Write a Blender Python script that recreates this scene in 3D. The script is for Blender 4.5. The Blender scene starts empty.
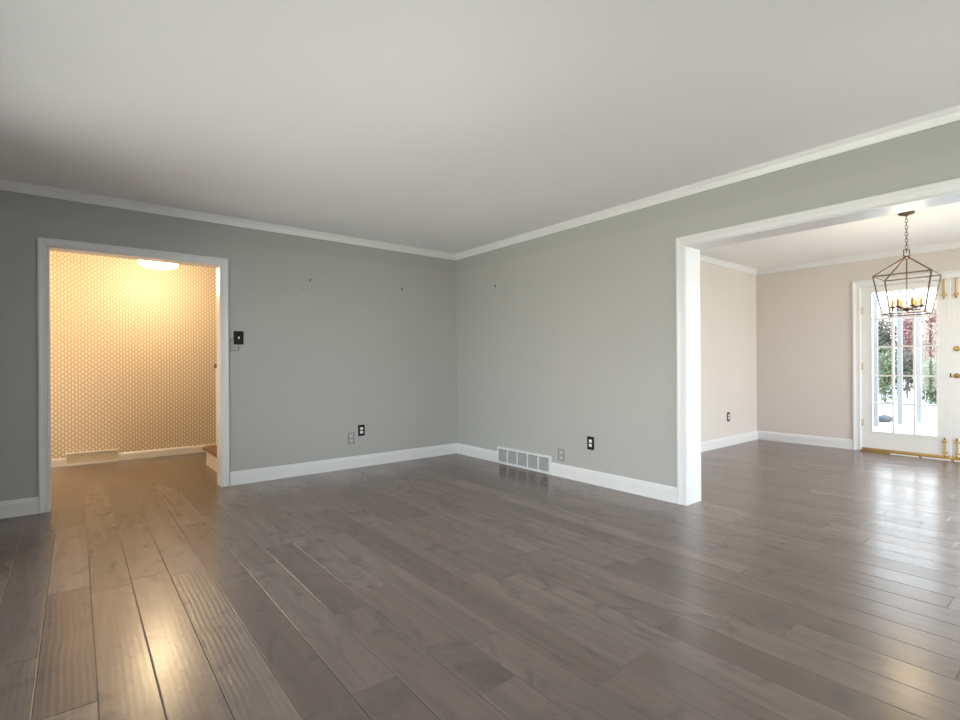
import bpy, bmesh, math, random
from mathutils import Vector, Matrix
random.seed(7)
S = bpy.context.scene
COL = S.collection

# ---------------------------------------------------------------- camera
cam_data = bpy.data.cameras.new('camera')
cam = bpy.data.objects.new('camera', cam_data); COL.objects.link(cam)
cam_data.sensor_width = 36.0
cam_data.lens = 500.958 / 960 * 36.0
cam_data.shift_y = (363.683 - 360) / 960
cam_data.clip_start = 0.02
CR = Vector((0.77855081, -0.62755845, -0.00538787)); CU = Vector((0.00392415, -0.003717, 0.99998539))
CF = Vector((-0.627569307, -0.778560581, -0.000431240948))
m = Matrix((CR, CU, CF)).transposed().to_4x4(); m.translation = Vector((0, 0, 1.13))
cam.matrix_world = m
S.camera = cam

# ---------------------------------------------------------------- exposure and daylight
S.view_settings.view_transform = 'Standard'
S.view_settings.look = 'None'
S.view_settings.gamma = 1
S.view_settings.use_curve_mapping = False
S.view_settings.exposure = 0.72
SKY_STRENGTH = 7.5
w = bpy.data.worlds.new('overcast_sky'); S.world = w; w.use_nodes = True
wn = w.node_tree.nodes; wl = w.node_tree.links
bg = wn['Background']; bg.inputs['Strength'].default_value = SKY_STRENGTH
tc = wn.new('ShaderNodeTexCoord'); sx = wn.new('ShaderNodeSeparateXYZ'); rp = wn.new('ShaderNodeValToRGB')
wl.new(tc.outputs['Generated'], sx.inputs[0]); mr = wn.new('ShaderNodeMapRange'); mr.inputs[1].default_value = -1; mr.inputs[2].default_value = 1
wl.new(sx.outputs['Z'], mr.inputs[0]); wl.new(mr.outputs[0], rp.inputs[0])
rp.color_ramp.elements[0].position = 0.47; rp.color_ramp.elements[0].color = (0.67, 0.655, 0.585, 1)   # sunlit ground far off
rp.color_ramp.elements[1].position = 0.53; rp.color_ramp.elements[1].color = (0.98, 0.975, 0.97, 1)
e2 = rp.color_ramp.elements.new(0.9); e2.color = (0.62, 0.78, 1.0, 1)
# the overcast is brightest on the sun's side (low over -X / -Y) and dull on the far side
dt = wn.new('ShaderNodeVectorMath'); dt.operation = 'DOT_PRODUCT'; dt.inputs[1].default_value = (-0.80, -0.60, 0.0)
wl.new(tc.outputs['Generated'], dt.inputs[0])
mq = wn.new('ShaderNodeMapRange'); mq.interpolation_type = 'SMOOTHSTEP'
mq.inputs[1].default_value = -0.75; mq.inputs[2].default_value = 0.45; mq.inputs[3].default_value = 0.42; mq.inputs[4].default_value = 1.0
wl.new(dt.outputs['Value'], mq.inputs[0])
sc = wn.new('ShaderNodeVectorMath'); sc.operation = 'SCALE'
wl.new(rp.outputs[0], sc.inputs[0]); wl.new(mq.outputs[0], sc.inputs['Scale']); wl.new(sc.outputs[0], bg.inputs['Color'])

def portal(loc, direction, sx_, sy_):
    l = bpy.data.lights.new('window_portal', 'AREA'); l.shape = 'RECTANGLE'; l.size = sx_; l.size_y = sy_
    l.cycles.is_portal = True
    o = bpy.data.objects.new('window_portal', l); COL.objects.link(o); o.location = loc
    o.rotation_euler = Vector(direction).to_track_quat('-Z', 'Y').to_euler()
def warm_lamp(name, loc, power, color, radius):
    l = bpy.data.lights.new(name, 'POINT'); l.energy = power; l.color = color; l.shadow_soft_size = radius
    o = bpy.data.objects.new(name, l); COL.objects.link(o); o.location = loc
    return o

# ---------------------------------------------------------------- dimensions (m)
XB = 3.761; XB2 = 3.975        # wall with the wide opening
YA = 5.14;  YA2 = 5.283        # wall with the hall doorway
XL = -0.95; YF = -1.30         # left and front walls behind the camera
CEIL = 2.517
XD = 7.805; XD2 = 7.955        # dining far wall
YS = 3.189; YDF = -1.60        # dining side walls
DCEIL = 2.49
YH = 7.37; HCEIL = 2.46        # hall
DA0, DA1, DAT = -0.165, 1.047, 2.062       # hall doorway
DB0, DB1, DBT = 0.10, 2.066, 2.058         # wide opening (y range)
FD0, FD1, FDT = 0.243, 1.932, 2.085        # french door opening
# windows behind the camera
WF = (2.35, 3.60, 0.40, 2.25)     # front wall, x range, z range
WL = (.3, 3.9, 0.35, 2.15)    # left wall, y range, z range
WD = (4.12, 7.65, 0.2, 2.36)       # dining front wall; unseen window, added and widened to brighten the room

# ---------------------------------------------------------------- node helper
class NT:
    def __init__(s, name):
        s.m = bpy.data.materials.new(name); s.m.use_nodes = True
        s.t = s.m.node_tree; s.b = s.t.nodes['Principled BSDF']
        s.out = s.t.nodes['Material Output']
    def n(s, typ, **kw):
        x = s.t.nodes.new(typ)
        for k, v in kw.items(): setattr(x, k, v)
        return x
    def put(s, sock, v):
        if v is None: return
        if isinstance(v, bpy.types.NodeSocket): s.t.links.new(v, sock)
        elif isinstance(v, (tuple, list)) and len(v) == 3 and sock.type == 'RGBA': sock.default_value = (*v, 1)
        else: sock.default_value = v
    def math(s, op, a, b=None, c=None, clamp=False):
        x = s.n('ShaderNodeMath', operation=op); x.use_clamp = clamp
        s.put(x.inputs[0], a); s.put(x.inputs[1], b)
        if c is not None: s.put(x.inputs[2], c)
        return x.outputs[0]
    def mix(s, f, a, b, blend='MIX'):
        x = s.n('ShaderNodeMix', data_type='RGBA', blend_type=blend)
        s.put(x.inputs[0], f); s.put(x.inputs[6], a); s.put(x.inputs[7], b)
        return x.outputs[2]
    def noise(s, vec, scale, detail=2, rough=0.5, dist=0.0):
        x = s.n('ShaderNodeTexNoise'); s.put(x.inputs['Vector'], vec)
        x.inputs['Scale'].default_value = scale; x.inputs['Detail'].default_value = detail
        x.inputs['Roughness'].default_value = rough; x.inputs['Distortion'].default_value = dist
        return x.outputs['Fac']
    def white(s, vec, dims='2D'):
        x = s.n('ShaderNodeTexWhiteNoise', noise_dimensions=dims); s.put(x.inputs['Vector' if dims != '1D' else 'W'], vec)
        return x.outputs['Value']
    def comb(s, x, y, z):
        c = s.n('ShaderNodeCombineXYZ'); s.put(c.inputs[0], x); s.put(c.inputs[1], y); s.put(c.inputs[2], z)
        return c.outputs[0]
    def coords(s):
        g = s.n('ShaderNodeNewGeometry'); x = s.n('ShaderNodeSeparateXYZ'); s.put(x.inputs[0], g.outputs['Position'])
        return g.outputs['Position'], x.outputs[0], x.outputs[1], x.outputs[2]
    def bump(s, h, strength, dist, nrm=None):
        b = s.n('ShaderNodeBump'); s.put(b.inputs['Height'], h)
        b.inputs['Strength'].default_value = strength; b.inputs['Distance'].default_value = dist
        if nrm: s.put(b.inputs['Normal'], nrm)
        return b.outputs[0]
    def step(s, v, a, b):   # smooth map a..b -> 0..1
        x = s.n('ShaderNodeMapRange', interpolation_type='SMOOTHSTEP'); s.put(x.inputs[0], v)
        x.inputs[1].default_value = a; x.inputs[2].default_value = b
        return x.outputs[0]

def simple(name, col, rough=0.5, metal=0.0, var=0.04, scale=30.0, bump=0.0, spec=0.5):
    t = NT(name); p = t.coords()[0]
    n = t.noise(p, scale, 3)
    lo = tuple(c * (1 - var) for c in col); hi = tuple(min(1, c * (1 + var)) for c in col)
    t.put(t.b.inputs['Base Color'], t.mix(n, lo, hi))
    t.b.inputs['Roughness'].default_value = rough; t.b.inputs['Metallic'].default_value = metal
    t.b.inputs['Specular IOR Level'].default_value = spec
    if bump: t.put(t.b.inputs['Normal'], t.bump(n, bump, 0.002))
    return t.m

def paint(name, col, rough=0.55, spec=0.3):
    t = NT(name); p = t.coords()[0]
    n = t.noise(p, 1.3, 3); n2 = t.noise(p, 260, 2)
    t.put(t.b.inputs['Base Color'], t.mix(n, tuple(c * 0.975 for c in col), tuple(c * 1.025 for c in col)))
    t.b.inputs['Roughness'].default_value = rough; t.b.inputs['Specular IOR Level'].default_value = spec
    t.put(t.b.inputs['Normal'], t.bump(n2, 0.06, 0.001))
    return t.m

M = {}
def two_tone(m, z, f):
    nt = m.node_tree; b = nt.nodes['Principled BSDF']; src = b.inputs['Base Color'].links[0].from_socket
    g = nt.nodes.new('ShaderNodeNewGeometry'); sp = nt.nodes.new('ShaderNodeSeparateXYZ'); nt.links.new(g.outputs['Position'], sp.inputs[0])
    mp = nt.nodes.new('ShaderNodeMapRange'); mp.inputs[1].default_value = z - .004; mp.inputs[2].default_value = z + .004
    mp.inputs[3].default_value = 1; mp.inputs[4].default_value = f; nt.links.new(sp.outputs[2], mp.inputs[0])
    sc_ = nt.nodes.new('ShaderNodeVectorMath'); sc_.operation = 'SCALE'; nt.links.new(src, sc_.inputs[0]); nt.links.new(mp.outputs[0], sc_.inputs['Scale'])
    nt.links.new(sc_.outputs[0], b.inputs['Base Color'])
M['grey_wall'] = paint('grey_green_wall_paint', (0.43, 0.432, 0.413))
two_tone(M['grey_wall'], 2.285, 0.955)   # darker above: ghost double of the crown, painted into the wall colour
M['beige_wall'] = paint('warm_beige_wall_paint', (0.66, 0.605, 0.57))
M['ceiling'] = paint('matt_white_ceiling_paint', (0.86, 0.86, 0.885), 0.8, 0.1)
M['dceiling'] = paint('white_ceiling_paint', (0.90, 0.895, 0.89), 0.8, 0.1)
M['trim'] = simple('semi_gloss_white_trim', (0.74, 0.74, 0.745), 0.32, var=0.015, scale=8)
M['door'] = simple('white_door_paint', (0.76, 0.75, 0.73), 0.35, var=0.015, scale=8)
M['black'] = simple('dark_bronze_plate', (0.007, 0.0065, 0.006), 0.5, var=0.2, spec=0.25)
M['white_plastic'] = simple('white_plastic', (0.82, 0.82, 0.82), 0.35, var=0.01)
M['grey_plate'] = simple('wall_grey_ghost_plate', (0.36, 0.37, 0.36), 0.5, var=0.03)
M['ghost_edge'] = simple('dark_ghost_edge', (0.13, 0.13, 0.13), 0.5, var=0.05)
M['vent_grey'] = simple('grey_metal_louvre', (0.42, 0.45, 0.45), 0.45, metal=0.2)
M['vent_dark'] = simple('dark_duct', (0.10, 0.11, 0.11), 0.8)
M['brass'] = simple('aged_brass', (0.42, 0.285, 0.11), 0.42, metal=1.0, var=0.15, scale=60)
M['hinge'] = simple('tarnished_hinge_metal', (0.55, 0.50, 0.42), 0.45, metal=0.5)
M['bronze'] = simple('brushed_bronze', (0.10, 0.068, 0.045), 0.42, metal=0.5, var=0.2, scale=60)
M['candle'] = simple('antique_gold_candle_sleeve', (0.42, 0.25, 0.07), 0.45, metal=0.3, var=0.1)
M['cream_vent'] = simple('cream_painted_register', (0.72, 0.64, 0.48), 0.5, var=0.05)
M['tread'] = simple('stained_oak_tread', (0.19, 0.085, 0.04), 0.35, var=0.3, scale=14)
M['nail'] = simple('dark_steel', (0.06, 0.06, 0.055), 0.4, metal=0.6)
M['sillwood'] = simple('weathered_threshold_wood', (0.36, 0.25, 0.13), 0.5, var=0.3, scale=30)

def emitter(name, col, strength):
    t = NT(name); n = t.noise(t.coords()[0], 20)
    t.put(t.b.inputs['Base Color'], (0.9, 0.88, 0.8)); 
    t.put(t.b.inputs['Emission Color'], t.mix(n, col, tuple(c * 0.97 for c in col)))
    t.b.inputs['Emission Strength'].default_value = strength
    return t.m
M['bulb'] = emitter('glowing_candle_bulb', (1.0, 0.78, 0.45), 8)
M['shade'] = emitter('lit_opal_glass', (1.0, 0.74, 0.38), 8.0)

def glass_mat():
    t = NT('clear_window_glass')
    t.t.nodes.remove(t.b)
    tr = t.n('ShaderNodeBsdfTransparent'); gl = t.n('ShaderNodeBsdfGlossy'); fr = t.n('ShaderNodeFresnel')
    fr.inputs[0].default_value = 1.45; gl.inputs['Roughness'].default_value = 0.02
    tr.inputs[0].default_value = (0.96, 0.975, 0.97, 1)
    mx = t.n('ShaderNodeMixShader'); t.put(mx.inputs[0], fr.outputs[0])
    t.t.links.new(tr.outputs[0], mx.inputs[1]); t.t.links.new(gl.outputs[0], mx.inputs[2])
    t.t.links.new(mx.outputs[0], t.out.inputs[0])
    return t.m
M['glass'] = glass_mat()

def floor_mat():
    t = NT('handscraped_grey_brown_planks'); pos, X, Y, Z = t.coords()
    W = 0.1693
    u = t.math('DIVIDE', t.math('SUBTRACT', X, 0.052), W)
    row = t.math('FLOOR', u); fu = t.math('FRACT', u)
    rrow = t.white(t.comb(row, 3.1, 0), '2D')
    L = t.math('MULTIPLY_ADD', t.white(t.comb(row, 8.7, 0), '2D'), 0.5, 1.0)
    wob = t.math('MULTIPLY', t.math('SINE', t.math('MULTIPLY_ADD', Y, 1.9, t.math('MULTIPLY', rrow, 40))), 0.22)
    v0 = t.math('DIVIDE', t.math('ADD', Y, t.math('MULTIPLY_ADD', rrow, 7.3, 10)), L)
    v = t.math('ADD', v0, t.math('MULTIPLY', wob, 0.6))
    brd = t.math('FLOOR', v); fv = t.math('FRACT', v)
    r1 = t.white(t.comb(row, brd, 0), '2D')
    r2 = t.white(t.comb(row, brd, 5.3), '3D')
    r3 = t.white(t.comb(row, brd, 9.9), '3D')
    # distance to the plank edges in metres
    du = t.math('MULTIPLY', t.math('MINIMUM', fu, t.math('SUBTRACT', 1, fu)), W)
    dv = t.math('MULTIPLY', t.math('MINIMUM', fv, t.math('SUBTRACT', 1, fv)), L)
    d = t.math('MINIMUM', du, dv)
    groove = t.math('SUBTRACT', 1, t.step(d, 0.0004, 0.0022))
    # grain along the plank
    off = t.math('MULTIPLY', r1, 37.0)
    gv = t.comb(t.math('MULTIPLY', t.math('ADD', X, off), 14.0), t.math('MULTIPLY_ADD', Y, 1.1, off), off)
    g1 = t.noise(gv, 0.9, 2, 0.45, 1.4)
    gv2 = t.comb(t.math('MULTIPLY', X, 50.0), t.math('MULTIPLY_ADD', Y, 2.5, off), off)
    g2 = t.noise(gv2, 2.0, 3, 0.5)
    cloud = t.noise(t.comb(t.math('ADD', X, off), t.math('MULTIPLY_ADD', Y, 0.6, off), off), 4.0, 4, 0.6, 2.2)
    cA = t.mix(r1, (0.132, 0.091, 0.073), (0.235, 0.174, 0.146))
    cA = t.mix(t.math('MULTIPLY', r2, 0.45), cA, (0.18, 0.132, 0.108))
    cA = t.mix(t.step(g1, 0.15, 0.8), t.mix(0.5, cA, (0.080, 0.065, 0.060)), cA)
    cA = t.mix(t.math('MULTIPLY', g2, 0.10), cA, (0.24, 0.205, 0.188))
    cA = t.mix(t.math('MULTIPLY', t.step(cloud, 0.50, 0.72), 0.6), cA, (0.085, 0.070, 0.067))
    cA = t.mix(t.math('MULTIPLY', groove, 0.55), cA, (0.05, 0.035, 0.025))
    t.put(t.b.inputs['Base Color'], cA)
    ro = t.math('MULTIPLY_ADD', g2, 0.02, t.math('MULTIPLY_ADD', r3, 0.05, 0.21))
    t.put(t.b.inputs['Roughness'], ro)
    t.b.inputs['Specular IOR Level'].default_value = 0.85
    # scraped ripples, strong on some planks only
    wv = t.noise(t.comb(t.math('MULTIPLY', X, 1.0), t.math('MULTIPLY', Y, 0.9), off), 3.0, 2, 0.5)
    rip = t.math('MULTIPLY_ADD', t.math('SINE', t.math('MULTIPLY_ADD', X, 2 * math.pi / 0.021, t.math('MULTIPLY', wv, 9.0))), 0.35, 0.35)
    rip = t.math('MULTIPLY', rip, t.noise(t.comb(t.math('MULTIPLY', X, 5.0), t.math('MULTIPLY', Y, 1.5), off), 4.0, 2))
    ripk = t.math('MULTIPLY_ADD', t.step(r3, 0.15, 0.9), 0.75, 0.2)
    chat = t.noise(t.comb(t.math('MULTIPLY', X, 1.0), t.math('MULTIPLY_ADD', Y, 1.3, off), off), 32.0, 2, 0.5, 0.6)
    chk = t.step(r2, 0.78, 0.9)
    h = t.math('ADD', t.math('MULTIPLY', t.math('MULTIPLY', rip, ripk), 0.5), t.math('MULTIPLY', t.math('MULTIPLY', chat, chk), 0.2))
    h = t.math('ADD', h, t.math('MULTIPLY', t.noise(t.comb(X, t.math('MULTIPLY', Y, 0.5), off), 9.0, 2), 0.5))
    n1 = t.bump(h, 0.42, 0.0035)
    n2 = t.bump(t.math('SUBTRACT', 1, t.math('SUBTRACT', 1, t.step(d, 0.0, 0.004))), 0.8, 0.0016, n1)
    t.put(t.b.inputs['Normal'], n2)
    return t.m
M['floor'] = floor_mat()

def wallpaper_mat():
    t = NT('cream_and_gold_lattice_wallpaper'); pos, X, Y, Z = t.coords()
    a, b = 0.030, 0.052
    i = t.math('DIVIDE', X, a); ic = t.math('ROUND', i); fx = t.math('SUBTRACT', i, ic)
    par = t.math('MULTIPLY', t.math('ABSOLUTE', t.math('MODULO', ic, 2.0)), 0.5)
    j = t.math('ADD', t.math('DIVIDE', Z, b), par)
    fz = t.math('SUBTRACT', t.math('FRACT', j), 0.5)
    ax = t.math('ABSOLUTE', fx); az = t.math('ABSOLUTE', fz)
    # elongated hexagon cell: cream inside, taupe-gold outline
    dd = t.math('MAXIMUM', t.math('MULTIPLY', ax, 1.15), t.math('ADD', t.math('MULTIPLY', az, 1.0), t.math('MULTIPLY', ax, 0.35)))
    ins = t.math('SUBTRACT', 1, t.step(dd, 0.30, 0.42))
    col = t.mix(ins, (0.58, 0.455, 0.325), (0.80, 0.71, 0.58))
    t.put(t.b.inputs['Base Color'], col); t.b.inputs['Roughness'].default_value = 0.5
    return t.m
M['paper'] = wallpaper_mat()
M['hall_wall'] = paint('warm_cream_hall_paint', (0.62, 0.55, 0.44))
M['patio'] = simple('pale_patio_concrete', (0.62, 0.62, 0.60), 0.8, var=0.08, scale=2)
M['leaf_green'] = simple('green_leaves', (0.055, 0.072, 0.024), 0.6, var=0.5, scale=5)
M['leaf_dark'] = simple('dark_olive_leaves', (0.038, 0.040, 0.018), 0.6, var=0.5, scale=5)
M['leaf_red'] = simple('russet_leaves', (0.13, 0.055, 0.04), 0.6, var=0.4, scale=5)
M['leaf_pink'] = simple('pale_pink_blossom', (0.42, 0.30, 0.26), 0.6, var=0.3, scale=5)
M['bark'] = simple('grey_bark', (0.08, 0.065, 0.055), 0.8, var=0.3)
M['post'] = simple('pale_grey_porch_post', (0.13, 0.125, 0.12), 0.6)
M['stone'] = simple('grey_garden_stone', (0.035, 0.036, 0.038), 0.8, var=0.2, scale=8)
M['fence'] = simple('white_fence_paint', (0.5, 0.5, 0.5), 0.5)

# ---------------------------------------------------------------- mesh helpers
def box(bm, x0, x1, y0, y1, z0, z1):
    vs = [bm.verts.new((x, y, z)) for x in (x0, x1) for y in (y0, y1) for z in (z0, z1)]
    for f in ((0, 1, 3, 2), (4, 6, 7, 5), (0, 4, 5, 1), (2, 3, 7, 6), (0, 2, 6, 4), (1, 5, 7, 3)):
        bm.faces.new([vs[i] for i in f])
def tube(bm, p0, p1, r, n=10, r1=None):
    p0, p1 = Vector(p0), Vector(p1); d = p1 - p0
    q = d.to_track_quat('Z', 'Y').to_matrix().to_4x4(); q.translation = (p0 + p1) / 2
    bmesh.ops.create_cone(bm, cap_ends=True, segments=n, radius1=r, radius2=r if r1 is None else r1, depth=d.length, matrix=q)
def lathe(bm, prof, c=(0, 0, 0), n=24, axis='Z'):
    rings = []
    for r, h in prof:
        ring = []
        for k in range(n):
            a = 2 * math.pi * k / n
            p = (r * math.cos(a), r * math.sin(a), h)
            if axis == 'X': p = (h, r * math.cos(a), r * math.sin(a))
            if axis == 'Y': p = (r * math.cos(a), h, r * math.sin(a))
            ring.append(bm.verts.new((c[0] + p[0], c[1] + p[1], c[2] + p[2])))
        rings.append(ring)
    for a, b in zip(rings, rings[1:]):
        for k in range(n): bm.faces.new((a[k], a[(k + 1) % n], b[(k + 1) % n], b[k]))
    bm.faces.new(rings[0]); bm.faces.new(list(reversed(rings[-1])))
def sweep(bm, path, prof, k, closed=False, flip=1):
    """profile (a,b): a sideways with mitred corners, b along the constant axis k"""
    path = [Vector(p) for p in path]; k = Vector(k); n = len(path); rings = []
    segs = [(path[(i + 1) % n] - path[i]).normalized() for i in range(n if closed else n - 1)]
    for i, p in enumerate(path):
        if closed: a, b = segs[i - 1], segs[i]
        else: a = segs[max(0, i - 1)]; b = segs[min(len(segs) - 1, i)]
        na, nb = k.cross(a) * flip, k.cross(b) * flip
        mm = (na + nb); mm = mm / (mm.length_squared / 2) if mm.length > 1e-6 else na
        rings.append([bm.verts.new(p + mm * u + k * v) for u, v in prof])
    m_ = len(prof)
    rng = range(n) if closed else range(n - 1)
    for i in rng:
        A, B = rings[i], rings[(i + 1) % n]
        for j in range(m_): bm.faces.new((A[j], A[(j + 1) % m_], B[(j + 1) % m_], B[j]))
    if not closed: bm.faces.new(rings[0]); bm.faces.new(list(reversed(rings[-1])))
def link(name, bm, mat, parent=None, bevel=0.0, smooth=False, loc=None):
    bmesh.ops.recalc_face_normals(bm, faces=bm.faces)
    me = bpy.data.meshes.new(name)
    if loc is not None:
        bmesh.ops.translate(bm, verts=bm.verts, vec=-Vector(loc))
    if smooth:
        for f in bm.faces: f.smooth = True
    bm.to_mesh(me); bm.free()
    o = bpy.data.objects.new(name, me); COL.objects.link(o); me.materials.append(mat)
    if loc is not None: o.location = loc
    if bevel:
        b = o.modifiers.new('bevel', 'BEVEL'); b.width = bevel; b.segments = 2; b.limit_method = 'ANGLE'
    if smooth:
        e = o.modifiers.new('edges', 'EDGE_SPLIT'); e.split_angle = math.radians(40)
    if parent:
        o.parent = parent
        o.matrix_parent_inverse = parent.matrix_world.inverted() if loc is None and False else Matrix()
    return o
def struct(name, bm, mat, bevel=0.0, smooth=False):
    o = link(name, bm, mat, None, bevel, smooth); o['kind'] = 'structure'; return o
def part(name, parent, build, mat, bevel=0.0, smooth=False):
    """build in the parent's own coordinates"""
    bm = bmesh.new(); build(bm); return link(name, bm, mat, parent, bevel, smooth)
def thing(name, label, cat, loc, rotz=0, group=None):
    o = bpy.data.objects.new(name, None); COL.objects.link(o); o.location = loc; o.rotation_euler = (0, 0, rotz)
    o.empty_display_size = 0.05
    o['label'] = label; o['category'] = cat
    if group: o['group'] = group
    return o
def tag(o, label, cat, group=None):
    o['label'] = label; o['category'] = cat
    if group: o['group'] = group
    return o

# ---------------------------------------------------------------- the shell
bm = bmesh.new(); box(bm, XL - .15, XD2, YDF - .15, YH + .15, -0.12, 0.0); struct('floor', bm, M['floor'])
bm = bmesh.new(); box(bm, XL - .15, XB2 - .02, YF - .15, YA2 - .02, CEIL, CEIL + .1); struct('ceiling', bm, M['ceiling'])
bm = bmesh.new(); box(bm, XB + .02, XD2, YDF - .15, YS + .15, DCEIL, DCEIL + .1); struct('ceiling_dining', bm, M['dceiling'])
bm = bmesh.new(); box(bm, -1.75, 4.2, YA + .02, YH + .15, HCEIL, HCEIL + .1); struct('ceiling_hall', bm, M['dceiling'])

bm = bmesh.new()   # wall with the hall doorway
box(bm, XL - .15, DA0, YA, YA2, 0, CEIL + .05); box(bm, DA1, XB2, YA, YA2, 0, CEIL + .05); box(bm, DA0, DA1, YA, YA2, DAT, CEIL + .05)
struct('wall_back', bm, M['grey_wall'])
bm = bmesh.new()   # wall with the wide opening
box(bm, XB, XB2, DB1, YA, 0, CEIL + .05); box(bm, XB, XB2, YF - .15, DB0, 0, CEIL + .05); box(bm, XB, XB2, DB0, DB1, DBT, CEIL + .05)
struct('wall_right', bm, M['grey_wall'])
bm = bmesh.new()
box(bm, XL - .15, XL, YF - .15, WL[0], 0, CEIL + .05); box(bm, XL - .15, XL, WL[1], YA, 0, CEIL + .05)
box(bm, XL - .15, XL, WL[0], WL[1], 0, WL[2]); box(bm, XL - .15, XL, WL[0], WL[1], WL[3], CEIL + .05)
struct('wall_left', bm, M['grey_wall'])
bm = bmesh.new()
box(bm, XL, WF[0], YF - .15, YF, 0, CEIL + .05); box(bm, WF[1], XB, YF - .15, YF, 0, CEIL + .05)
box(bm, WF[0], WF[1], YF - .15, YF, 0, WF[2]); box(bm, WF[0], WF[1], YF - .15, YF, WF[3], CEIL + .05)
struct('wall_front', bm, M['grey_wall'])
# dining room
bm = bmesh.new(); box(bm, XB2, XD2, YS, YS + .12, 0, CEIL); struct('wall_dining_left', bm, M['beige_wall'])
bm = bmesh.new()
box(bm, XD, XD2, FD1, YS, 0, CEIL); box(bm, XD, XD2, YDF, FD0, 0, CEIL); box(bm, XD, XD2, FD0, FD1, FDT, CEIL)
struct('wall_dining_far', bm, M['beige_wall'])
bm = bmesh.new()
box(bm, XB2, WD[0], YDF - .15, YDF, 0, CEIL); box(bm, WD[1], XD2, YDF - .15, YDF, 0, CEIL)
box(bm, WD[0], WD[1], YDF - .15, YDF, 0, WD[2]); box(bm, WD[0], WD[1], YDF - .15, YDF, WD[3], CEIL)
struct('wall_dining_right', bm, M['beige_wall'])
bm = bmesh.new(); box(bm, XB, XB2, YDF - .15, YF - .15, 0, CEIL); struct('wall_dining_near', bm, M['beige_wall'])
# hall
bm = bmesh.new(); box(bm, -1.75, 4.2, YH, YH + .12, 0, HCEIL + .02); struct('wall_hall_back', bm, M['paper'])
bm = bmesh.new(); box(bm, -1.75, -1.6, YA2, YH, 0, HCEIL + .02); box(bm, -1.75, XL - .15, YA, YA2, 0, HCEIL + .02); struct('wall_hall_left', bm, M['hall_wall'])
bm = bmesh.new(); box(bm, 4.1, 4.2, YA2, YH, 0, HCEIL + .02); struct('wall_hall_right', bm, M['hall_wall'])

# trim profiles
base_prof = [(0, 0), (0.016, 0), (0.016, 0.098), (0.012, 0.104), (0.012, 0.112), (0.007, 0.122), (0.0, 0.128)]
crown = lambda c, h=0.072, w=0.036: [(0, c - h), (0.012, c - h), (0.014, c - h + .012), (0.017, c - h + .022), (0.022, c - h + .042), (0.029, c - .018), (w - .006, c - .012), (w, c - .004), (w, c), (0, c)]
def base(name, path, flip=1):
    bm = bmesh.new(); sweep(bm, path, base_prof, (0, 0, 1), flip=flip); struct(name, bm, M['trim'])
cas = .0745
base('baseboard_back', [(DA1 + cas - .003, YA, 0), (XB, YA, 0), (XB, DB1 + cas - .004, 0)], -1)
base('baseboard_left', [(XL, YF, 0), (XL, YA, 0), (DA0 - .06, YA, 0)], -1)
base('baseboard_right', [(XB, DB0 - .08, 0), (XB, YF, 0), (XL, YF, 0)], -1)
base('baseboard_dining', [(XB2, DB1 + .075, 0), (XB2, YS, 0), (XD, YS, 0), (XD, FD1 + .08, 0)], -1)
base('baseboard_dining_right', [(XD, FD0 - .08, 0), (XD, YDF, 0), (XB2, YDF, 0)], -1)
bm = bmesh.new(); sweep(bm, [(-1.6, YH, 0), (4.1, YH, 0)], [(a, b * .72) for a, b in base_prof], (0, 0, 1), flip=-1); struct('baseboard_hall', bm, M['trim'])
bm = bmesh.new(); sweep(bm, [(XL, YF, 0), (XL, YA, 0), (XB, YA, 0), (XB, YF, 0)], crown(CEIL), (0, 0, 1), closed=True, flip=-1); struct('trim_1', bm, M['trim'])
bm = bmesh.new(); sweep(bm, [(XB2, YDF, 0), (XB2, YS, 0), (XD, YS, 0), (XD, YDF, 0)], crown(DCEIL), (0, 0, 1), closed=True, flip=-1); struct('trim_2', bm, M['trim'])

def cas_prof(wd, t=0.019):
    return [(0, 0), (0, t * .55), (.004, t * .72), (wd * .12, t * .72), (wd * .16, t * .5), (wd * .55, t * .62), (wd * .72, t * .9), (wd * .80, t), (wd - .006, t), (wd, t * .85), (wd, 0)]
# hall doorway casing and jamb
cw = .064
bm = bmesh.new(); sweep(bm, [(DA0, YA, 0), (DA0, YA, DAT), (DA1, YA, DAT), (DA1, YA, 0)], cas_prof(cw), (0, -1, 0), flip=1)
struct('trim_3', bm, M['trim'])
bm = bmesh.new(); sweep(bm, [(DA0, YA2, 0), (DA0, YA2, DAT), (DA1, YA2, DAT), (DA1, YA2, 0)], cas_prof(cw), (0, 1, 0), flip=-1)
struct('trim_4', bm, M['trim'])
bm = bmesh.new()
box(bm, DA0 - .001, DA0 + .006, YA - .004, YA2 + .004, 0, DAT); box(bm, DA1 - .006, DA1 + .001, YA - .004, YA2 + .004, 0, DAT); box(bm, DA0, DA1, YA - .004, YA2 + .004, DAT - .006, DAT)
struct('trim_5', bm, M['trim'])
# wide opening casing and jamb
cw = .071
bm = bmesh.new(); sweep(bm, [(XB, DB1, 0), (XB, DB1, DBT), (XB, DB0, DBT), (XB, DB0, 0)], cas_prof(cw), (-1, 0, 0), flip=1); struct('trim_6', bm, M['trim'])
bm = bmesh.new(); sweep(bm, [(XB2, DB1, 0), (XB2, DB1, DBT), (XB2, DB0, DBT), (XB2, DB0, 0)], cas_prof(cw), (1, 0, 0), flip=-1); struct('trim_7', bm, M['trim'])
bm = bmesh.new()
box(bm, XB - .004, XB2 + .004, DB1 - .006, DB1 + .001, 0, DBT); box(bm, XB - .004, XB2 + .004, DB0 - .001, DB0 + .006, 0, DBT); box(bm, XB - .004, XB2 + .004, DB0, DB1, DBT - .006, DBT)
struct('trim_8', bm, M['trim'])
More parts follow.
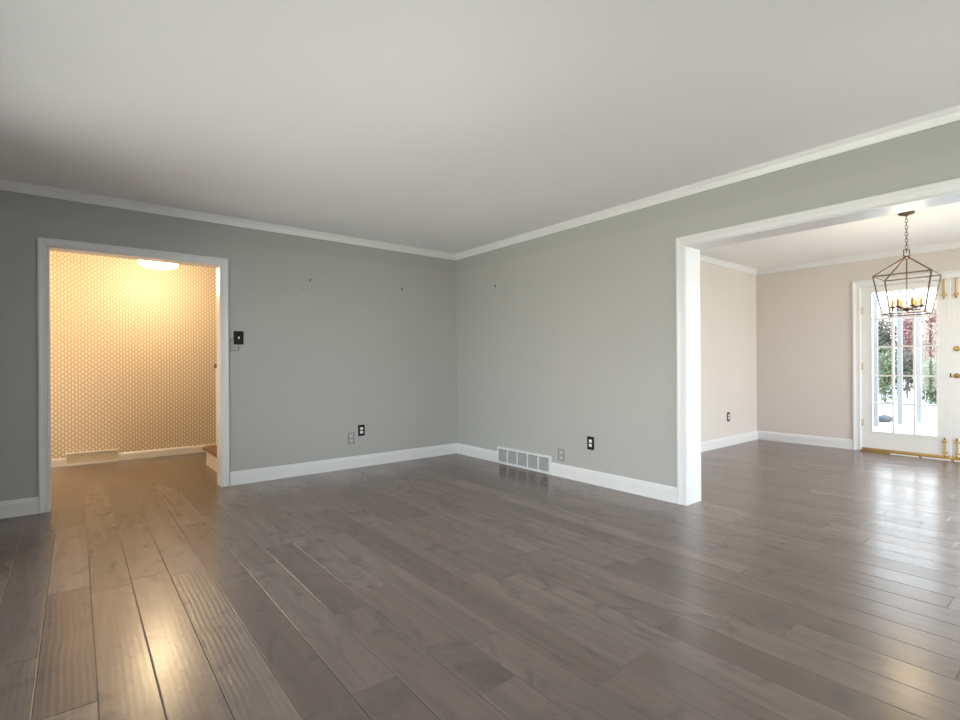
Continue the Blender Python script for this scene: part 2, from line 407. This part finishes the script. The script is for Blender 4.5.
# french door casing, jamb and threshold
bm = bmesh.new(); sweep(bm, [(XD, FD1, 0), (XD, FD1, FDT), (XD, FD0, FDT), (XD, FD0, 0)], cas_prof(.082, .022), (-1, 0, 0), flip=1); struct('trim_9', bm, M['trim'])
bm = bmesh.new()
box(bm, XD - .004, XD2, FD1 - .006, FD1 + .001, 0, FDT); box(bm, XD - .004, XD2, FD0 - .001, FD0 + .006, 0, FDT); box(bm, XD - .004, XD2, FD0, FD1, FDT - .008, FDT)
struct('trim_10', bm, M['trim'])

# ---------------------------------------------------------------- windows behind the camera, and portals
def window(name, axis_y, x0, x1, z0, z1, npan):
    f = bmesh.new(); y0, y1 = axis_y - .12, axis_y - .06; t = .05
    box(f, x0, x1, y0, y1, z0, z0 + t); box(f, x0, x1, y0, y1, z1 - t, z1)
    for k in range(npan + 1):
        xc = x0 + (x1 - x0 - t) * k / npan; box(f, xc, xc + t, y0, y1, z0 + t, z1 - t)
    o = struct(name, f, M['trim'])
    g = bmesh.new(); box(g, x0 + t, x1 - t, axis_y - .092, axis_y - .088, z0 + t, z1 - t); link('glass', g, M['glass'], o)
    s = bmesh.new(); box(s, x0 - .06, x1 + .06, axis_y - .06, axis_y + .05, z0 - .03, z0); link('window_sill', s, M['trim'], o)
window('window_1', YF, *WF, 3)
window('window_2', YDF, *WD, 2)
wb = bmesh.new(); a0, a1 = XL - .12, XL - .06
box(wb, a0, a1, WL[0], WL[1], WL[2], WL[2] + .05); box(wb, a0, a1, WL[0], WL[1], WL[3] - .05, WL[3])
for k in range(4):
    yc = WL[0] + (WL[1] - WL[0] - .05) * k / 3; box(wb, a0, a1, yc, yc + .05, WL[2] + .05, WL[3] - .05)
w3 = struct('window_3', wb, M['trim'])
g = bmesh.new(); box(g, XL - .092, XL - .088, WL[0] + .05, WL[1] - .05, WL[2] + .05, WL[3] - .05); link('glass', g, M['glass'], w3)
g = bmesh.new(); box(g, XL - .06, XL + .05, WL[0] - .06, WL[1] + .06, WL[2] - .03, WL[2]); link('window_sill', g, M['trim'], w3)
portal(((WF[0] + WF[1]) / 2, YF - .17, (WF[2] + WF[3]) / 2), (0, 1, 0), WF[1] - WF[0], WF[3] - WF[2])
portal(((WD[0] + WD[1]) / 2, YDF - .17, (WD[2] + WD[3]) / 2), (0, 1, 0), WD[1] - WD[0], WD[3] - WD[2])
portal((XL - .17, (WL[0] + WL[1]) / 2, (WL[2] + WL[3]) / 2), (1, 0, 0), WL[1] - WL[0], WL[3] - WL[2])
portal((XD2 + .02, (FD0 + FD1) / 2, 1.1), (-1, 0, 0), FD1 - FD0, 2.1)

# ---------------------------------------------------------------- french doors
GY = (0.113, 0.720)      # glass range measured from the hinge side
ROWS = [0.256, 0.611, 0.957, 1.316, 1.669, 2.000]
def french_leaf(name, yh, s):
    """yh: hinge side y, s: direction towards the meeting stile"""
    LW = 0.838; x0, x1 = XD + .012, XD + .056
    Y = lambda v: yh + s * v
    def yb(bm, a, b, z0, z1, xa=x0, xb=x1): box(bm, xa, xb, min(Y(a), Y(b)), max(Y(a), Y(b)), z0, z1)
    bm = bmesh.new()
    yb(bm, .003, GY[0], .03, 2.073); yb(bm, GY[1], LW, .03, 2.073)
    yb(bm, GY[0], GY[1], .03, ROWS[0]); yb(bm, GY[0], GY[1], ROWS[-1], 2.073)
    w3 = (GY[1] - GY[0]) / 3
    for k in (1, 2): yb(bm, GY[0] + w3 * k - .010, GY[0] + w3 * k + .010, ROWS[0], ROWS[-1], x0 + .006, x1 - .006)
    for z in ROWS[1:-1]:
        for k in range(3):
            yb(bm, GY[0] + w3 * k + (.010 if k else 0), GY[0] + w3 * (k + 1) - (.010 if k < 2 else 0), z - .010, z + .010, x0 + .006, x1 - .006)
    # raised bead round the glazing
    for a, b, z0, z1 in ((GY[0] - .012, GY[0], ROWS[0] - .012, ROWS[-1] + .012), (GY[1], GY[1] + .012, ROWS[0] - .012, ROWS[-1] + .012), (GY[0], GY[1], ROWS[0] - .012, ROWS[0]), (GY[0], GY[1], ROWS[-1], ROWS[-1] + .012)):
        yb(bm, a, b, z0, z1, x0 - .004, x0)
    d = struct(name, bm, M['door'])
    g = bmesh.new(); yb(g, GY[0] + .001, GY[1] - .001, ROWS[0], ROWS[-1], x0 + .020, x0 + .024); link('glass', g, M['glass'], d)
    sw = bmesh.new(); yb(sw, .003, LW, .012, .042, x0 - .012, x0); o = link('door_sweep', sw, M['brass'], d); o['label'] = 'brass door sweep'
    for z in (0.36, 1.07, 1.78):  # hinges
        h = bmesh.new(); tube(h, (x0 - .008, Y(.004), z - .045), (x0 - .008, Y(.004), z + .045), .008, 8); yb(h, .0, .022, z - .042, z + .042, x0 - .003, x0)
        o = link('hinge', h, M['hinge'], d)
    # long brass surface bolts at head and foot
    yc = LW - .050
    for z0, z1 in ((1.855, 2.135), (.030, .250)):
        q = bmesh.new(); xx = x0 - .012
        tube(q, (xx, Y(yc), z0 + .01), (xx, Y(yc), z1 - .01), .0060, 10)
        for zc in (z0 + .045, z1 - .045):
            yb(q, yc - .022, yc + .022, zc - .010, zc + .010, x0 - .022, x0)
        lathe(q, [(.004, -.018), (.009, -.012), (.011, 0), (.008, .010), (.003, .016)], (xx, Y(yc), z0 + .012), 12)
        lathe(q, [(.004, -.018), (.009, -.012), (.011, 0), (.008, .010), (.003, .016)], (xx, Y(yc), z1 - .012), 12)
        yb(q, yc - .008, yc + .008, z0 + .02, z1 - .02, x0 - .003, x0)
        o = link('surface_bolt', q, M['brass'], d, smooth=False); o['label'] = 'brass surface bolt'
    return d, Y, x0
d1, Y1, x0d = french_leaf('door_1', 1.928, -1)
d2, Y2, _ = french_leaf('door_2', 0.247, +1)
yk = 1.035
b = bmesh.new(); lathe(b, [(.030, 0), (.030, -.006), (.024, -.012), (.014, -.014), (.014, -.020)], (x0d, yk, 1.275), 20, 'X'); box(b, x0d - .038, x0d - .018, yk - .016, yk + .016, 1.269, 1.281)
link('deadbolt', b, M['brass'], d2)
b = bmesh.new(); lathe(b, [(.028, 0), (.028, -.006), (.014, -.012), (.010, -.020), (.010, -.045)], (x0d, yk, .965), 20, 'X')
tube(b, (x0d - .045, yk + .004, .965), (x0d - .047, yk - .055, .955), .009, 10); tube(b, (x0d - .047, yk - .055, .955), (x0d - .044, yk - .09, .968), .008, 10, .005)
link('door_lever', b, M['brass'], d2)
b = bmesh.new(); box(b, x0d - .002, x0d + .002, 1.082, 1.094, .945, .995); link('strike_plate', b, M['black'], d1)
bm = bmesh.new(); box(bm, XD - .05, XD + .10, FD0 + .006, FD1 - .006, 0, .012); box(bm, XD - .035, XD + .09, FD0 + .006, FD1 - .006, .012, .020)
th = struct('trim_11', bm, M['brass'], bevel=.003)
bm = bmesh.new()
for a, c in ((1.36, 1.62), (1.08, 1.33), (.80, 1.05), (.5, .77)): box(bm, XD - .075, XD - .052, a, c, 0, .010)
struct('pale_floor_strips', bm, M['white_plastic'])  # row of pale strips added on the floor before the threshold
bm = bmesh.new(); box(bm, XD + .10, XD2 + .05, FD0, FD1, -.03, .008); struct('trim_13', bm, M['sillwood'])

# ---------------------------------------------------------------- electrical plates
def outlet(loc, rz, label, plate='black', group=None, name='power_outlet', h=.122, w=.078):
    """local: -Y is out of the wall"""
    t = thing(name, label, 'outlet', loc, rz, group)
    def pl(bm): box(bm, -w / 2, w / 2, -.006, 0, -h / 2, h / 2)
    part('cover_plate', t, pl, M[plate], bevel=.002)
    for zz in (.020, -.020):
        def rc(bm, zz=zz):
            box(bm, -.0165, .0165, -.0085, -.006, zz - .0145, zz + .0145)
        part('receptacle', t, rc, M['white_plastic'], bevel=.003)
    return t
def add_ghost_plate(loc, rz, label, h, w, name='ghost_plate', duplex=True):
    t = thing(name, label, 'ghost mark', loc, rz)
    def rim(bm):
        e = .005
        box(bm, -w / 2, w / 2, -.003, 0, -h / 2, -h / 2 + e); box(bm, -w / 2, w / 2, -.003, 0, h / 2 - e, h / 2)
        box(bm, -w / 2, -w / 2 + e, -.003, 0, -h / 2 + e, h / 2 - e); box(bm, w / 2 - e, w / 2, -.003, 0, -h / 2 + e, h / 2 - e)
        if duplex: box(bm, -w / 2 + e, w / 2 - e, -.003, 0, -.002, .002)
    part('rim', t, rim, M['ghost_edge'])
    def face(bm): box(bm, -w / 2 + .006, w / 2 - .006, -.002, 0, -h / 2 + .006, h / 2 - .006)
    part('cover_plate', t, face, M['grey_plate'])
    if duplex:
        for zz in (.024, -.024):
            part('receptacle', t, lambda bm, zz=zz: box(bm, -.013, .013, -.004, -.002, zz - .010, zz + .010), M['face_grey'])
    return t
M['face_grey'] = simple('pale_grey_face', (0.50, 0.51, 0.50), 0.5)
RB = -math.pi / 2 * -1    # wall_right faces -X: local -Y -> world -X
outlet((2.452, YA, .403), 0, 'black-plated double outlet low on the back wall, right of the doorway')
outlet((XB, 3.013, .380), -math.pi / 2, 'black-plated double outlet on the right wall above the baseboard, between floor vent and wide opening')
outlet((6.902, YS, .392), 0, 'black-plated double outlet on the pale beige dining room wall', w=.075)
add_ghost_plate((2.332, YA, .325), 0, 'faint wall-grey ghost copy of the black outlet on the back wall, just below and left of it', .125, .070)
add_ghost_plate((XB, 3.384, .218), -math.pi / 2, 'faint pale ghost copy of the right-wall outlet, right beside the white floor-level vent', .115, .078)
add_ghost_plate((1.166, YA, 1.323), 0, 'thin dark ghost outline of the black light switch, half behind it', .118, .076, duplex=False)
t = thing('light_switch', 'black light switch plate with white toggle, right of the hall doorway', 'light switch', (1.2, YA, 1.390))
part('cover_plate', t, lambda bm: box(bm, -.043, .043, -.010, -.004, -.063, .063), M['black'], bevel=.002)
part('mounting_box', t, lambda bm: box(bm, -.030, .030, -.004, 0, -.050, .050), M['black'])
part('toggle', t, lambda bm: box(bm, -.005, .005, -.022, -.010, -.010, .010), M['white_plastic'])
# picture nails; the faint grey ones are added ghost copies of the hooks
def nail(loc, n, label, r=.006, dark=True):
    def b(bm):
        v = Vector(loc); nn = Vector(n)
        tube(bm, v, v + nn * .012, r * .5, 8); tube(bm, v + nn * .011, v + nn * .015, r, 10)
        if dark: 
            for k in (0, 1):
                tube(bm, v + nn * .004, v + nn * .004 + Vector((0, 0, -.022)), r * .7, 8)
    bm = bmesh.new(); b(bm); o = link('picture_hook', bm, M['nail'] if dark else M['ghost_edge'], None, loc=loc)
    tag(o, label, 'picture hook')
nail((1.888, YA, 2.013), (0, -1, 0), 'small dark picture hook high on the back wall, nearest the hall doorway')
nail((1.82, YA, 1.904), (0, -1, 0), 'faint grey ghost copy of the hook nearest the hall doorway, below it', .005, False)
nail((2.969, YA, 2.018), (0, -1, 0), 'small dark picture hook on the back wall nearest the room corner')
nail((2.81, YA, 1.865), (0, -1, 0), 'faint grey ghost copy of the back-wall hook near the corner, lower left of it', .005, False)
nail((XB, 4.374, 2.031), (-1, 0, 0), 'small dark picture hook high on the right wall')
nail((XB, 4.726, 1.882), (-1, 0, 0), 'faint grey ghost copy of the right-wall hook, close to the room corner', .005, False)

# ---------------------------------------------------------------- vents
t = thing('wall_vent', 'white low return-air vent with five grey louvred panels on the right wall', 'vent', (XB, 3.918, 0), -math.pi / 2)
VW, VZ0, VZ1 = .82, .010, .190
def vf(bm):
    f = .020; x0, x1 = -VW / 2, VW / 2; p = (VW - .044 - f * 0) / 5
    box(bm, x0, x1, -.030, 0, VZ0, VZ0 + .018); box(bm, x0, x1, -.030, 0, VZ1 - .022, VZ1)
    for k in range(6):
        xc = x0 + .011 + (VW - .022) * k / 5; hw = .011 if k in (0, 5) else .008
        box(bm, xc - hw, xc + hw, -.029, 0, VZ0 + .018, VZ1 - .022)
part('vent_frame', t, vf, M['trim'], bevel=.002)
part('duct', t, lambda bm: box(bm, -VW / 2 + .02, VW / 2 - .02, -.018, 0, VZ0 + .02, VZ1 - .024), M['vent_dark'])
for k in range(5):
    def lv(bm, k=k):
        pw = (VW - .022) / 5; xa = -VW / 2 + .011 + pw * k + (.012 if k == 0 else .0095); xb = -VW / 2 + .011 + pw * (k + 1) - (.012 if k == 4 else .0095)
        for j in range(12):
            z = VZ0 + .024 + j * .0108
            vs = [bm.verts.new(p) for p in ((xa, -.0275, z), (xb, -.0275, z), (xb, -.0195, z + .011), (xa, -.0195, z + .011), (xa, -.0265, z - .001), (xb, -.0265, z - .001), (xb, -.0185, z + .010), (xa, -.0185, z + .010))]
            for f in ((0, 1, 2, 3), (7, 6, 5, 4), (0, 4, 5, 1), (1, 5, 6, 2), (2, 6, 7, 3), (3, 7, 4, 0)): bm.faces.new([vs[i] for i in f])
    part('louvre_panel', t, lv, M['vent_grey'])
t = thing('wall_vent', 'cream baseboard register with crossed diagonal bars on the wallpapered hall wall', 'vent', (.145, YH, 0))
HWv = .245
def rf(bm):
    box(bm, -HWv, HWv, -.040, 0, .0, .022); box(bm, -HWv, HWv, -.034, 0, .128, .140)
    box(bm, -HWv, -HWv + .012, -.034, 0, .022, .128); box(bm, HWv - .012, HWv, -.034, 0, .022, .128)
part('register_frame', t, rf, M['trim'])
part('register_face', t, lambda bm: [box(bm, -HWv + .012, HWv - .012, -.022, 0, .022, .128)] + [box(bm, -HWv + .012 + k * .0126, -HWv + .018 + k * .0126, -.028, -.022, .024, .126) for k in range(37)], M['cream_vent'])
def xb(bm):
    for s in (-1, 1):
        tube(bm, (s * .085, -.029, .126), (0.01, -.029, .026), .004, 6)
part('diagonal_bar', t, xb, M['trim'])

# ---------------------------------------------------------------- hall: stair, newel, lamp
t = thing('staircase', 'hall stair with brown wooden tread and white risers behind the doorway', 'staircase', (1.15, 5.85, 0))
def tread(n):
    def f(bm):
        x0 = n * .27; y0, y1 = -.565, .56; z = .203 * (n + 1)
        if n == 0:   # bullnose starter
            pts = [(x0 + .30, y0), (x0 - .03, y0), (x0 - .03, y1 - .14)]
            for k in range(1, 8):
                a = math.pi - k * math.pi / 2 / 8
                pts.append((x0 + .10 + .145 * math.cos(a), y1 - .06 + .16 * math.sin(a)))
            pts += [(x0 + .10, y1 + .10), (x0 + .30, y1 + .10)]
        else: pts = [(x0 + .30, y0), (x0 - .03, y0), (x0 - .03, y1 + .03), (x0 + .30, y1 + .03)]
        lo = [bm.verts.new((x, y, z - .028)) for x, y in pts]; hi = [bm.verts.new((x, y, z)) for x, y in pts]
        bm.faces.new(lo); bm.faces.new(list(reversed(hi)))
        for i in range(len(pts)): bm.faces.new((lo[i], lo[(i + 1) % len(pts)], hi[(i + 1) % len(pts)], hi[i]))
    return f
for n in range(8):
    def rs(bm, n=n):
        box(bm, n * .27, n * .27 + .27, -.565, .56, 0 if n == 0 else .203 * n, .203 * (n + 1) - .028)
    if n > 0:
        def rs(bm, n=n): box(bm, n * .27, n * .27 + .27 if n == 7 else n * .27 + .27, -.565, .56, 0, .203 * (n + 1) - .028)
    part('riser', t, rs, M['trim'])
    part('tread', t, tread(n), M['tread'], bevel=.006)
NX, NY = .142, .55
nw = part('newel_post', t, lambda bm: box(bm, NX - .035, NX + .035, NY - .035, NY + .035, .203, 1.10), M['trim'], bevel=.003)
part('cap', nw, lambda bm: (box(bm, NX - .055, NX + .055, NY - .055, NY + .055, 1.10, 1.115), box(bm, NX - .05, NX + .05, NY - .05, NY + .05, 1.115, 1.15)), M['bronze'], bevel=.003)

HX, HY = .72, 6.62
t = thing('ceiling_light', 'lit round opal glass ceiling light seen at the top of the hall doorway', 'ceiling light', (HX, HY, HCEIL))
part('canopy', t, lambda bm: lathe(bm, [(.07, 0), (.07, -.015), (.02, -.03), (.012, -.035), (.012, -.12)], n=24), M['bronze'], smooth=True)
part('lamp_shade', t, lambda bm: lathe(bm, [(.05, -.09), (.16, -.10), (.186, -.115), (.190, -.18), (.187, -.205), (.165, -.222), (.12, -.236), (.06, -.244), (.015, -.246)], n=48), M['shade'], smooth=True)
for k in range(3):
    a = math.radians(-95 + 120 * k)
    part('shade_clip', t, lambda bm, a=a: box(bm, .189 * math.cos(a) - .006, .189 * math.cos(a) + .006, .189 * math.sin(a) - .006, .189 * math.sin(a) + .006, -.17, -.145), M['bronze'])
warm_lamp('hall_lamp_light', (HX, HY, HCEIL - .33), 15, (1.0, 0.76, 0.48), .15)
warm_lamp('entry_lamp_light', (-.95, 6.3, 2.1), 20, (1.0, 0.60, 0.22), .12)

# ---------------------------------------------------------------- dining lantern
LX, LY = 5.90, 1.112
t = thing('lantern_chandelier', 'bronze open-cage lantern chandelier with six candle lights hanging before the glazed door', 'chandelier', (LX, LY, DCEIL))
Zf = lambda z: z - DCEIL
part('canopy', t, lambda bm: lathe(bm, [(.058, 0), (.060, -.012), (.050, -.020), (.018, -.026), (.010, -.034)], n=28), M['bronze'], smooth=True)
def link_bm(bm, zc, rot, a=.010, b=.019, r=.0022):
    pts = []
    for k in range(12):
        th = 2 * math.pi * k / 12; x = a * math.cos(th); z = b * math.sin(th)
        pts.append(Vector((x * math.cos(rot), x * math.sin(rot), zc + z)))
    for k in range(12): tube(bm, pts[k], pts[(k + 1) % 12], r, 6)
def chain(bm):
    z = -.045; k = 0
    while z > Zf(2.145):
        link_bm(bm, z, math.pi / 2 * (k % 2) + .5); z -= .030; k += 1
part('chain', t, chain, M['bronze'])
def loop(bm):
    z0, z1, h = Zf(2.092), Zf(2.150), .026
    a = -.68; c, s = math.cos(a), math.sin(a)
    P = [(-h * c, -h * s, z0), (h * c, h * s, z0), (h * c, h * s, z1), (-h * c, -h * s, z1)]
    for i in range(4): tube(bm, P[i], P[(i + 1) % 4], .004, 6)
part('hanging_loop', t, loop, M['bronze'])
def cage(bm):
    top = (0, 0, Zf(2.080)); ZS, ZB = Zf(1.912), Zf(1.565); hs, hb = .203, .149; r = .0062
    sh = [(hs * a, hs * b, ZS) for a, b in ((1, 1), (-1, 1), (-1, -1), (1, -1))]
    bt = [(hb * a, hb * b, ZB) for a, b in ((1, 1), (-1, 1), (-1, -1), (1, -1))]
    for i in range(4):
        tube(bm, sh[i], sh[(i + 1) % 4], r, 6); tube(bm, bt[i], bt[(i + 1) % 4], r, 6)
        tube(bm, sh[i], bt[i], r, 6); tube(bm, (sh[i][0] * .06, sh[i][1] * .06, top[2]), sh[i], r, 6)
    lathe(bm, [(.004, .014), (.022, .008), (.024, -.002), (.012, -.012), (.006, -.02)], top, 16)
part('cage', t, cage, M['bronze'])
part('stem', t, lambda bm: (tube(bm, (0, 0, Zf(2.08)), (0, 0, Zf(1.60)), .0055, 10), lathe(bm, [(.004, -.034), (.010, -.026), (.028, -.018), (.040, -.004), (.036, .006), (.012, .014), (.006, .02)], (0, 0, Zf(1.615)), 20)), M['bronze'])
for k in range(6):
    a = math.radians(60 * k + 12 - 39); c, s = math.cos(a), math.sin(a); R = .100
    def arm(bm):
        P = [(0.03 * c, .03 * s, Zf(1.612)), (.075 * c, .075 * s, Zf(1.597)), (.108 * c, .108 * s, Zf(1.602)), (R * c, R * s, Zf(1.625))]
        for p, q in zip(P, P[1:]): tube(bm, p, q, .004, 8)
        lathe(bm, [(.008, -.008), (.021, .002), (.024, .007), (.016, .010), (.013, .012)], (R * c, R * s, Zf(1.628)), 16)
    ar = part('candle_arm', t, arm, M['bronze'])
    bm = bmesh.new(); tube(bm, (R * c, R * s, Zf(1.640)), (R * c, R * s, Zf(1.703)), .0115, 14); o = link('candle_sleeve', bm, M['candle'], ar)
    bm = bmesh.new(); lathe(bm, [(.006, 0), (.012, .008), (.0155, .020), (.013, .036), (.006, .052), (.002, .060)], (R * c, R * s, Zf(1.703)), 14); o = link('bulb', bm, M['bulb'], ar, smooth=True)
warm_lamp('chandelier_light', (LX, LY, 1.80), 6, (1.0, 0.74, 0.42), .10)

# ---------------------------------------------------------------- outdoors beyond the french doors
bm = bmesh.new(); box(bm, XD2, 60, -45, 45, -.18, -.10); o = struct('ground', bm, M['patio'])
def foliage(bm, c, rad, n, leaf, rng):
    for _ in range(n):
        u = rng.random(); v = rng.random(); th = 2 * math.pi * u; ph = math.acos(2 * v - 1); rr = rng.random() ** .4
        p = Vector((c[0] + rad[0] * rr * math.sin(ph) * math.cos(th), c[1] + rad[1] * rr * math.sin(ph) * math.sin(th), c[2] + rad[2] * rr * math.cos(ph)))
        e1 = Vector((rng.gauss(0, 1), rng.gauss(0, 1), rng.gauss(0, 1))).normalized(); e2 = e1.orthogonal().normalized()
        l = leaf * (.6 + .8 * rng.random())
        q = [p + e1 * l, p + e2 * l * .45, p - e1 * l, p - e2 * l * .45]
        bm.faces.new([bm.verts.new(x) for x in q])
def tree(name, cat, label, x, y, h, rad, mat, n, leaf, seed, clear=.3, group=None):
    rng = random.Random(seed)
    t = thing(name, label, cat, (x, y, -.10), 0, group)
    def trunk(bm):
        tube(bm, (0, 0, 0), (0, 0, h * .6), rad * .045, 8, rad * .025)
        for k in range(7):
            a = rng.random() * 6.28; z = h * (.25 + .4 * rng.random())
            tube(bm, (0, 0, z), (rad * .7 * math.cos(a), rad * .7 * math.sin(a), z + h * .25), rad * .02, 6, rad * .006)
    part('trunk', t, trunk, M['bark'])
    def cr(bm):
        for k in range(9):
            a = rng.random() * 6.28; rr = rad * .55 * rng.random()
            zc = h * (clear + (1 - clear) * ((.12 if name == 'shrub' else .2) + .62 * rng.random()))
            foliage(bm, (rr * math.cos(a), rr * math.sin(a), zc), (rad * .55, rad * .55, h * (1 - clear) * .28), n // 7, leaf, rng)
    part('crown', t, cr, mat)
# place helper: pixel column and forward depth -> ground point
def gp(u, d):
    p = -CF * d + CR * ((u - 480) / 500.958 * d); return p.x, p.y
specs = [
 ('shrub', 'shrub', 'green shrub behind the left column of door panes', 885, 14.5, 1.7, .50, 'leaf_green', 1300, .05, .02),
 ('shrub', 'shrub', 'dark olive shrub seen between the middle door panes', 907, 16.8, 2.0, .6, 'leaf_dark', 1300, .06, .02),
 ('shrub', 'shrub', 'green leafy shrub seen in the lower right door panes', 931, 14.6, 1.6, .42, 'leaf_green', 1300, .05, .02),
 ('shrub', 'shrub', 'olive shrub farther right behind the glazed door', 957, 16.0, 2.0, .5, 'leaf_dark', 1200, .06, .02),
 ('tree', 'tree', 'russet small tree seen through the middle door panes', 908, 20.5, 3.2, .7, 'leaf_red', 1500, .07, .2),
 ('tree', 'tree', 'russet tree seen through the right-hand door panes', 934, 17.8, 3.0, .62, 'leaf_red', 1500, .07, .2),
 ('tree', 'tree', 'dark bushy tree seen through the left door panes', 884, 18.5, 2.9, .6, 'leaf_dark', 1300, .07, .2),
 ('tree', 'tree', 'pale pink blossoming tree above the shrubs outside', 911, 24.0, 4.6, .8, 'leaf_pink', 900, .09, .4),
 ('tree', 'tree', 'pale blossoming tree behind the top right door panes', 938, 27.0, 4.8, .9, 'leaf_pink', 800, .09, .4),
 ('tree', 'tree', 'pale blossoming tree behind the top left door panes', 884, 27.0, 4.6, .9, 'leaf_pink', 700, .09, .4),
]
for i, (nm, cat, lab, u, d, h, r, mt, n, lf, cl) in enumerate(specs):
    x, y = gp(u, d); tree(nm, cat, lab, x, y, h, r, M[mt], n, lf, 40 + i, cl)
for u, d, lab in ((875.5, 8.6, 'pale grey porch post seen through the leftmost door panes'), (900, 8.9, 'pale grey porch post seen through the middle door panes'), (919, 9.2, 'pale grey porch post seen through the right door panes')):
    x, y = gp(u, d)
    t = thing('porch_post', lab, 'post', (x, y, -.10))
    part('shaft', t, lambda bm: box(bm, -.034, .034, -.034, .034, .12, 2.5), M['post'], bevel=.008)
    part('post_base', t, lambda bm: box(bm, -.05, .05, -.05, .05, 0, .12), M['fence'], bevel=.008)
for u, d, lab in ((904.5, 11.5, 'thin dark garden stake seen through the middle bottom pane'), (924, 11.5, 'thin dark garden stake, left of two in the right bottom pane'), (933, 11.0, 'thin dark garden stake, right of two in the right bottom pane')):
    x, y = gp(u, d)
    bm = bmesh.new(); tube(bm, (x, y, -.10), (x, y, .18), .008, 6); lathe(bm, [(.004, .0), (.014, .01), (.012, .025), (.003, .035)], (x, y, .175), 8)
    o = link('garden_stake', bm, M['post'], None, loc=(x, y, -.10)); tag(o, lab, 'garden stake')
x, y = gp(884, 10.2)
bm = bmesh.new(); rng = random.Random(5)
bmesh.ops.create_icosphere(bm, subdivisions=3, radius=1)
for v in bm.verts:
    n_ = 1 + .12 * math.sin(v.co.x * 5 + 1) * math.cos(v.co.y * 4) + .05 * rng.random(); v.co = Vector((v.co.x * .17 * n_, v.co.y * .10 * n_, v.co.z * .075 * n_))
bmesh.ops.rotate(bm, verts=bm.verts, matrix=Matrix.Rotation(-.67, 3, 'Z'))
bmesh.ops.translate(bm, verts=bm.verts, vec=(x, y, -.03))
o = link('garden_rock', bm, M['stone'], None, smooth=True, loc=(x, y, -.10)); tag(o, 'long dark grey rock on the pale patio outside the left bottom pane', 'rock')
